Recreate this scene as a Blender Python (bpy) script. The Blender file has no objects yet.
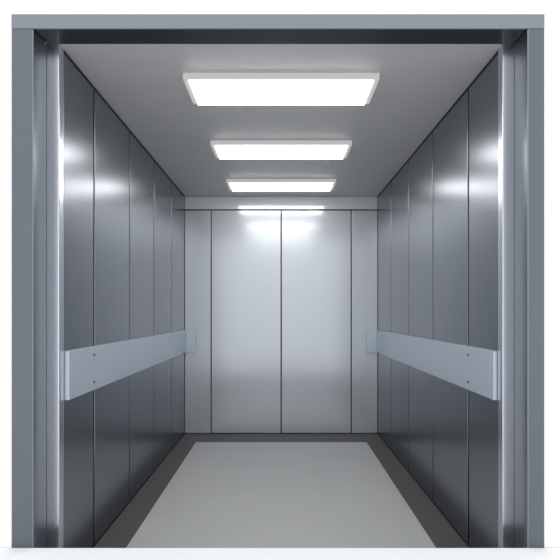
import bpy, bmesh, math
from mathutils import Vector, Matrix

scn = bpy.context.scene
C = scn.collection

# ---------------------------------------------------------------- camera
H = 1.125                      # eye height above the car floor
cam_d = bpy.data.cameras.new('camera')
cam = bpy.data.objects.new('camera', cam_d); C.objects.link(cam)
cam.location = (0, 0, H)
cam.rotation_euler = (math.radians(90), 0, 0)
cam_d.sensor_width = 36
cam_d.lens = 36*400/560
cam_d.shift_x = -1.2/560
cam_d.shift_y = 33/560
cam_d.clip_start = .02
scn.camera = cam

# ---------------------------------------------------------------- world, exposure
w = bpy.data.worlds.new('world'); scn.world = w; w.use_nodes = True
bgn = w.node_tree.nodes['Background']
bgn.inputs[0].default_value = (.96, .98, 1, 1)
bgn.inputs[1].default_value = 1.32
LAMP = 7.5
scn.view_settings.view_transform = 'Standard'
scn.view_settings.look = 'None'
scn.view_settings.exposure = 0
scn.view_settings.gamma = 1
scn.view_settings.use_curve_mapping = False

# ---------------------------------------------------------------- materials
def mat(name, col, metal=0., rough=.5, brush=None, amount=.0, emit=None, estr=0, aniso=0, spec=.5):
    """brush = scale triple of a stretched noise that varies roughness and tone a little"""
    m = bpy.data.materials.new(name); m.use_nodes = True
    nt = m.node_tree; b = nt.nodes['Principled BSDF']
    b.inputs['Base Color'].default_value = (*col, 1)
    b.inputs['Metallic'].default_value = metal
    b.inputs['Roughness'].default_value = rough
    b.inputs['Specular IOR Level'].default_value = spec
    if emit:
        b.inputs['Emission Color'].default_value = (*emit, 1)
        b.inputs['Emission Strength'].default_value = estr
    if brush:
        tc = nt.nodes.new('ShaderNodeTexCoord'); mp = nt.nodes.new('ShaderNodeMapping')
        mp.inputs['Scale'].default_value = brush
        nz = nt.nodes.new('ShaderNodeTexNoise'); nz.inputs['Scale'].default_value = 1
        nz.inputs['Detail'].default_value = 4
        nt.links.new(tc.outputs['Object'], mp.inputs[0]); nt.links.new(mp.outputs[0], nz.inputs['Vector'])
        r = nt.nodes.new('ShaderNodeMapRange')
        r.inputs['To Min'].default_value = rough-amount; r.inputs['To Max'].default_value = rough+amount
        nt.links.new(nz.outputs['Fac'], r.inputs['Value']); nt.links.new(r.outputs[0], b.inputs['Roughness'])
        r2 = nt.nodes.new('ShaderNodeMix'); r2.data_type = 'RGBA'
        r2.inputs['A'].default_value = (*[c*.94 for c in col], 1)
        r2.inputs['B'].default_value = (*[min(1, c*1.06) for c in col], 1)
        nt.links.new(nz.outputs['Fac'], r2.inputs['Factor']); nt.links.new(r2.outputs['Result'], b.inputs['Base Color'])
    return m

M = dict(
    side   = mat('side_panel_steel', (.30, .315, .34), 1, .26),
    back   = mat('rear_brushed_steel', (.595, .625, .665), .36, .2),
    header = mat('rear_polished_steel', (.74, .76, .78), .35, .14),
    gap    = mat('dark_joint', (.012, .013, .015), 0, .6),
    ceil   = mat('ceiling_satin', (.50, .50, .505), .2, .5, (1.6, 9, 9), .04),
    floor  = mat('dark_vinyl', (.10, .10, .098), 0, .5, (25, 25, 25), .05, spec=.3),
    mat_   = mat('light_vinyl', (.485, .487, .484), 0, .55, (3, 3, 3), .05, spec=.3),
    frame  = mat('frame_steel', (.145, .163, .18), 1, .3),
    framev = mat('frame_header_steel', (.235, .255, .28), 1, .3),
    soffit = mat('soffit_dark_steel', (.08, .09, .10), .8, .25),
    jamb   = mat('inner_jamb_steel', (.68, .70, .75), 1, .25),
    liner  = mat('jamb_liner_steel', (.225, .243, .265), 1, .31),
    rail   = mat('bumper_rail_aluminium', (.54, .605, .68), .5, .42, None),
    screw  = mat('screw_dark', (.03, .035, .045), .6, .4),
    lampf  = mat('opal_lamp_rim', (.2, .2, .2), 0, .5, emit=(1, 1, 1), estr=.36),
    lamp   = mat('lamp_diffuser', (.9, .9, .9), 0, .5, emit=(1, 1, 1), estr=LAMP),
    white  = mat('white_surround', (.95, .95, .95), 0, .8, spec=.1),
    whitef = mat('white_surround_floor', (.95, .95, .95), 0, .7, spec=.1),
)

# ---------------------------------------------------------------- helpers
def box(bm, x0, x1, y0, y1, z0, z1, bev=0, seg=2):
    t = bmesh.new()
    r = bmesh.ops.create_cube(t, size=1)
    for v in t.verts:
        v.co = Vector((x0+(v.co.x+.5)*(x1-x0), y0+(v.co.y+.5)*(y1-y0), z0+(v.co.z+.5)*(z1-z0)))
    if bev:
        bmesh.ops.bevel(t, geom=list(t.edges), offset=bev, segments=seg, affect='EDGES', profile=.5)
    me = bpy.data.meshes.new('tmp'); t.to_mesh(me); t.free(); bm.from_mesh(me); bpy.data.meshes.remove(me)

def obj(name, bm, m, parent=None, loc=None, smooth=True):
    me = bpy.data.meshes.new(name)
    if smooth:
        for f in bm.faces: f.smooth = True
        for e in bm.edges:
            if len(e.link_faces) == 2 and e.calc_face_angle(0) > math.radians(50): e.smooth = False
    bm.normal_update(); bm.to_mesh(me); bm.free()
    me.materials.append(m)
    o = bpy.data.objects.new(name, me); C.objects.link(o)
    if smooth:
        md = o.modifiers.new('wn', 'WEIGHTED_NORMAL'); md.keep_sharp = True
    if parent: o.parent = parent
    if loc: o.location = loc
    return o

def obox(name, m, *a, parent=None, bev=0, seg=2, loc=None):
    bm = bmesh.new(); box(bm, *a, bev=bev, seg=seg); return obj(name, bm, m, parent, loc)

def struct(o): o['kind'] = 'structure'; return o
def empty(name, loc=(0, 0, 0)):
    o = bpy.data.objects.new(name, None); C.objects.link(o); o.location = loc; o.empty_display_size = .1; return o
def tag(o, label, cat, group=None):
    o['label'] = label; o['category'] = cat
    if group: o['group'] = group
    return o

# ---------------------------------------------------------------- dimensions
W  = .90                     # half width of the car
CE = 2.215                   # ceiling height
YB = 3.73                    # rear wall
YF = 1.53                    # front face of the landing frame
Y2 = 1.615                   # front of inner jamb
Y3 = 1.655                   # start of side panels
OP = .947                    # left edge of the frame opening
OR = .941                    # right edge of the frame opening
LZ = H-.899                  # top of the added white floor slab

# ---------------------------------------------------------------- added white wall and raised floor in place of a blank white surround
bm = bmesh.new()
box(bm, -3.2, -1.031, YF+.004, YF+.12, -.1, 3.2)
box(bm, 1.006, 3.2, YF+.004, YF+.12, -.1, 3.2)
box(bm, -1.031, 1.006, YF+.004, YF+.12, H+1.142, 3.2)
lw = struct(obj('wall_surround', bm, M['white'], smooth=False))
lf = struct(obox('floor', M['whitef'], -3.2, 3.2, -2.5, YF, LZ-.30, LZ))
lf['label'] = 'added white slab standing in for the blank surround below the lift'

# ---------------------------------------------------------------- car shell
cf = struct(obox('floor', M['floor'], -W-.05, W+.05, YF+.004, YB+.05, -.06, 0))
ceil = struct(obox('ceiling', M['ceil'], -W-.05, W+.05, Y2+.003, YB+.05, CE, CE+.06))

seams = [1.655, 1.925, 2.376, 2.828, 3.28, 3.73]
G = .0065
def side_wall(name, s):
    a, b = sorted((s*(W+.012), s*(W+.06)))
    r = struct(obox(name, M['gap'], a, b, Y3-.003, YB+.05, 0, CE-.0005))
    for i in range(5):
        y0 = seams[i]+(G if i else 0); y1 = seams[i+1]-(G if i < 4 else .002)
        a, b = sorted((s*W, s*(W+.0125)))
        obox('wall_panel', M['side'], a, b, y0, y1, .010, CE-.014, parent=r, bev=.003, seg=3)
    a, b = sorted((s*(W-.0005), s*(W+.0115)))  # flush dark strips painted as the shade inside the ceiling and floor joints
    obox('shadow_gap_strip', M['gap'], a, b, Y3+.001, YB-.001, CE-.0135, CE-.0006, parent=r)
    obox('floor_shadow_strip', M['gap'], a, b, Y3+.001, YB-.001, .0005, .0095, parent=r)
    return r
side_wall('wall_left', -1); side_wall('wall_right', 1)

# rear wall: dark backing, two narrow side panels, header strip, pair of door leaves
rw = struct(obox('wall_back', M['gap'], -W-.01, W+.01, YB+.012, YB+.06, 0, CE-.0005))
zt = H + .962                 # joint under the header
xs = .654
for s in (-1, 1):
    a, b = sorted((s*(xs+.005), s*(W-.002)))
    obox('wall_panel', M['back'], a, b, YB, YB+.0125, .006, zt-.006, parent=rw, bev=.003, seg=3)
obox('header_panel', M['header'], -W+.001, W-.001, YB, YB+.0125, zt+.006, CE-.003, parent=rw, bev=.003, seg=3)
d = struct(empty('door_1', (0, YB, 0)))
for s in (-1, 1):
    a, b = sorted((s*.005, s*(xs-.005)))
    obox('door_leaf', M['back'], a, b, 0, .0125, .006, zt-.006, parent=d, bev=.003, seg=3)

# ---------------------------------------------------------------- landing door frame
fr = struct(empty('trim_1', (0, YF, 0)))
for xa, xb in ((-1.033, -OP-.0025), (OR+.0025, 1.008)):
    obox('jamb', M['frame'], xa, xb, 0, Y2-YF, 0, H+1.088, parent=fr, bev=.0035, seg=3)
obox('header', M['framev'], -1.033, 1.008, 0, Y2-YF, H+1.0885, H+1.144, parent=fr, bev=.002)
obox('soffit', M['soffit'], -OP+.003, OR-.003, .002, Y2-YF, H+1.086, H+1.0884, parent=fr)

for s in (-1, 1):
    e = OP if s < 0 else OR
    a, b = sorted((s*e, s*(e+.006)))
    obox('jamb_liner', M['liner'], a, b, -.0015, Y2-YF-.0005, 0, H+1.0855, parent=fr, bev=.0028, seg=4)

# inner jambs (the return of the car walls)
for n, s in (('trim_2', -1), ('trim_3', 1)):
    a, b = sorted((s*(W-(.003 if s < 0 else .006)), s*(OP+.012)))
    struct(obox(n, M['jamb'], a, b, Y2+.0005, Y3-.004, 0, CE-.0003, bev=.0032, seg=4))

# ---------------------------------------------------------------- floor mat
fm = obox('floor_mat', M['mat_'], -.741, .741, YF+.03-YF, 3.475-YF, 0, .003, loc=(0, YF, 0))
tag(fm, 'large light grey vinyl mat laid in the dark-bordered lift floor', 'mat')

# ---------------------------------------------------------------- bumper rails
def bumper(s, label):
    r = empty('bumper_rail', (s*W, Y3, .865)); tag(r, label, 'handrail', 'bumper rails on the side walls')
    h = .1015
    t = .021
    a, b = sorted((0, -s*t))
    obox('rail_board', M['rail'], a, b, .002, YB-Y3-.0385, -h, h, parent=r, bev=.0018)
    a, b = sorted((-s*.001, -s*.113))
    obox('end_return', M['rail'], a, b, YB-Y3-.038, YB-Y3-.0005, -h, h, parent=r, bev=.003)
    for yy in (1.88, 3.454):
        for zz in (.063, -.065):
            bm = bmesh.new()
            bmesh.ops.create_cone(bm, cap_ends=True, segments=16, radius1=.0065, radius2=.0050, depth=.003,
                                  matrix=Matrix.Translation((-s*(t+.0012), yy-Y3, zz)) @ Matrix.Rotation(-s*math.pi/2, 4, 'Y'))
            obj('screw', bm, M['screw'], r)
    return r
bumper(-1, 'long blue-grey metal bumper rail screwed along the left side wall')
bumper(1, 'long blue-grey metal bumper rail screwed along the right side wall')

# ---------------------------------------------------------------- ceiling lights
def lamp():
    r = empty('ceiling_light', (0, 0, CE))
    bm = bmesh.new()
    ho, hi, dd, t = .447, .420, .212, .030
    box(bm, -ho, -hi, 0, dd+.003, -t, -.0005, bev=.002)
    box(bm, hi, ho, 0, dd+.003, -t, -.0005, bev=.002)
    box(bm, -hi, hi, 0, .004, -t, -.0005)
    box(bm, -hi, hi, dd, dd+.003, -t, -.0005)
    box(bm, -hi, hi, .004, dd, -.012, -.0005)
    obj('lamp_frame', bm, M['lampf'], r)
    obox('diffuser', M['lamp'], -hi+.0005, hi-.0005, .0045, dd-.0005, -t-.0075, -.0125, parent=r)
    return r
base = lamp()
labels = ['rectangular ceiling light nearest the entrance, largest of the three in view',
          'rectangular ceiling light in the middle, between the front and rear ones',
          'rectangular ceiling light closest to the rear doors, smallest in view']
for i, y in enumerate((1.815, 2.525, 3.250)):
    if i == 0: r = base
    else:
        r = base.copy(); C.objects.link(r)
        for ch in list(base.children):
            c = ch.copy(); C.objects.link(c); c.parent = r
    r.location = (0, y, CE)
    tag(r, labels[i], 'ceiling light', 'ceiling lights in the lift car')
